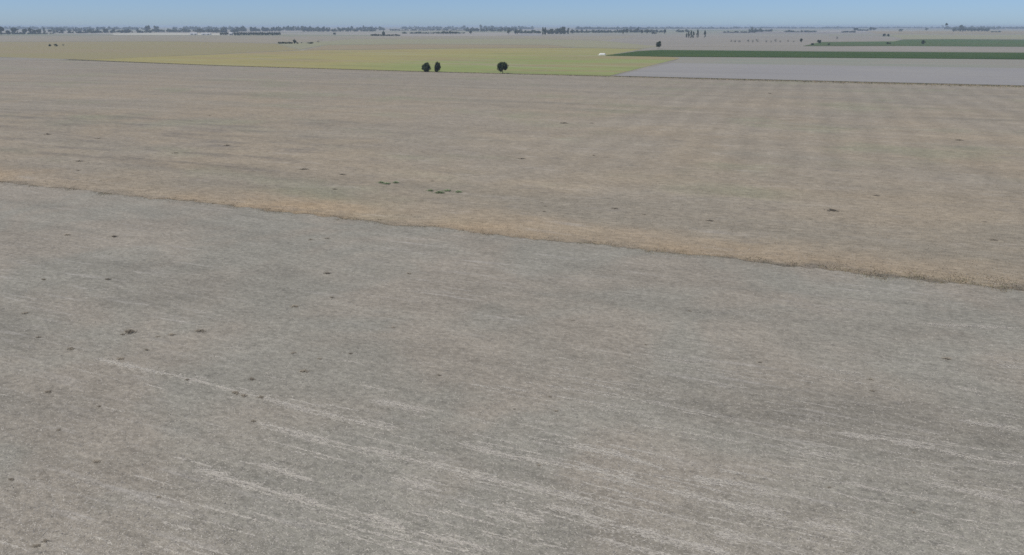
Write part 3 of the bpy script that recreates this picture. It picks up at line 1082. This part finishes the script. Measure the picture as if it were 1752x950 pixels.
GREY = [(115, 402, 13), (195, 405, 15), (75, 478, 10), (185, 478, 12), (530, 410, 10), (560, 408, 9), (560, 468, 14), (700, 468, 10), (223, 568, 24), (209, 572, 10),
        (270, 576, 9), (294, 573, 14), (343, 566, 18), (66, 577, 10), (121, 596, 16), (206, 614, 14), (251, 599, 9), (83, 670, 14),
        (170, 695, 8), (502, 524, 16), (43, 536, 12), (431, 649, 14), (404, 672, 16), (418, 677, 13), (445, 679, 14), (502, 604, 10), (547, 614, 9),
        (520, 635, 16), (568, 509, 9), (433, 720, 11), (62, 934, 14), (78, 926, 12), (272, 850, 9), (941, 679, 7), (950, 703, 9), (922, 796, 7), (751, 642, 9),
        (1490, 649, 9), (1493, 669, 9), (1562, 877, 7), (1419, 834, 7), (1621, 614, 16), (1180, 532, 7), (600, 605, 8), (672, 560, 8),
        (980, 548, 7), (1105, 590, 6), (1300, 620, 7), (880, 700, 5), (100, 735, 10), (165, 790, 14), (320, 650, 9), (20, 820, 12)]
for i, (px, py, w) in enumerate(GREY):
    if w >= 14:
        weed(px, py, w, 'broad flattened patch of withered weeds on the grey bare field', 'broad weed patches on the grey field', k=i)
    else:
        weed(px, py, w, 'small withered dark weed clump on the grey bare field', 'small weeds on the grey field', k=i)
STRAW = [(928, 347, 8), (933, 353, 9), (930, 362, 8), (1052, 357, 14), (1102, 367, 9), (1168, 351, 6), (1215, 378, 14), (1420, 360, 24), (1700, 411, 14), (1685, 380, 9),
         (965, 211, 16), (1013, 211, 8), (1015, 266, 9), (893, 272, 14), (740, 310, 8), (137, 276, 16), (134, 292, 8), (80, 230, 16), (168, 237, 12), (359, 198, 6),
         (587, 299, 14), (573, 324, 10), (387, 249, 14), (300, 262, 12), (1317, 160, 9), (1640, 240, 14), (1500, 335, 12), (1385, 375, 9), (520, 290, 18)]
for i, (px, py, w) in enumerate(STRAW):
    if i < 3:
        weed(px, py, w, 'dark weed clump in the tight trio on the straw field', 'tight trio of weeds', k=i + 2)
    elif w == 24:
        weed(px, py, w, 'longest dark weed patch on the straw stubble field', None, k=i + 2)
    elif w >= 14:
        weed(px, py, w, 'broad dark weed patch on the straw stubble field', 'broad weed patches on the straw field', k=i + 2)
    else:
        weed(px, py, w, 'small dark weed clump on the straw stubble field', 'small weeds on the straw field', k=i + 2)
for i, (px, py, w) in enumerate([(738, 327, 16), (752, 330, 22), (768, 327, 18), (784, 329, 16)]):
    weed(px, py, w, 'green weed clump in the brightest green patch on the straw field', 'bright green patch of weeds', True, i, .2)
for i, (px, py, w) in enumerate([(652, 313, 15), (664, 315, 18), (677, 313, 15)]):
    weed(px, py, w, 'green weed clump in the fainter green patch on the straw field', 'faint green patch of weeds', True, i + 1, .2)

# ------------------------------------------------------------------ haze
hb = 26500
hm = bpy.data.materials.new('summer_haze')
hm.use_nodes = True
hn = hm.node_tree.nodes
hn.clear()
ho = hn.new('ShaderNodeOutputMaterial')
hv = hn.new('ShaderNodeVolumePrincipled')
hv.inputs['Color'].default_value = (.64, .79, .98, 1)
hv.inputs['Density'].default_value = 1.1e-4
hv.inputs['Anisotropy'].default_value = 0.0
hm.node_tree.links.new(hv.outputs[0], ho.inputs['Volume'])
hv_v = [(sx * hb, y, z) for z in (-1, 34) for sx, y in ((-1, -2000), (1, -2000), (1, hb), (-1, hb))]
me = bpy.data.meshes.new('haze')
me.from_pydata(hv_v, [], [(0, 3, 2, 1), (4, 5, 6, 7), (0, 1, 5, 4), (1, 2, 6, 5), (2, 3, 7, 6), (3, 0, 4, 7)])
me.materials.append(hm)
me.update()
hz = obj('haze', me)
tag(hz, 'thin bluish summer haze lying over the whole plain', 'haze', None, 'stuff')
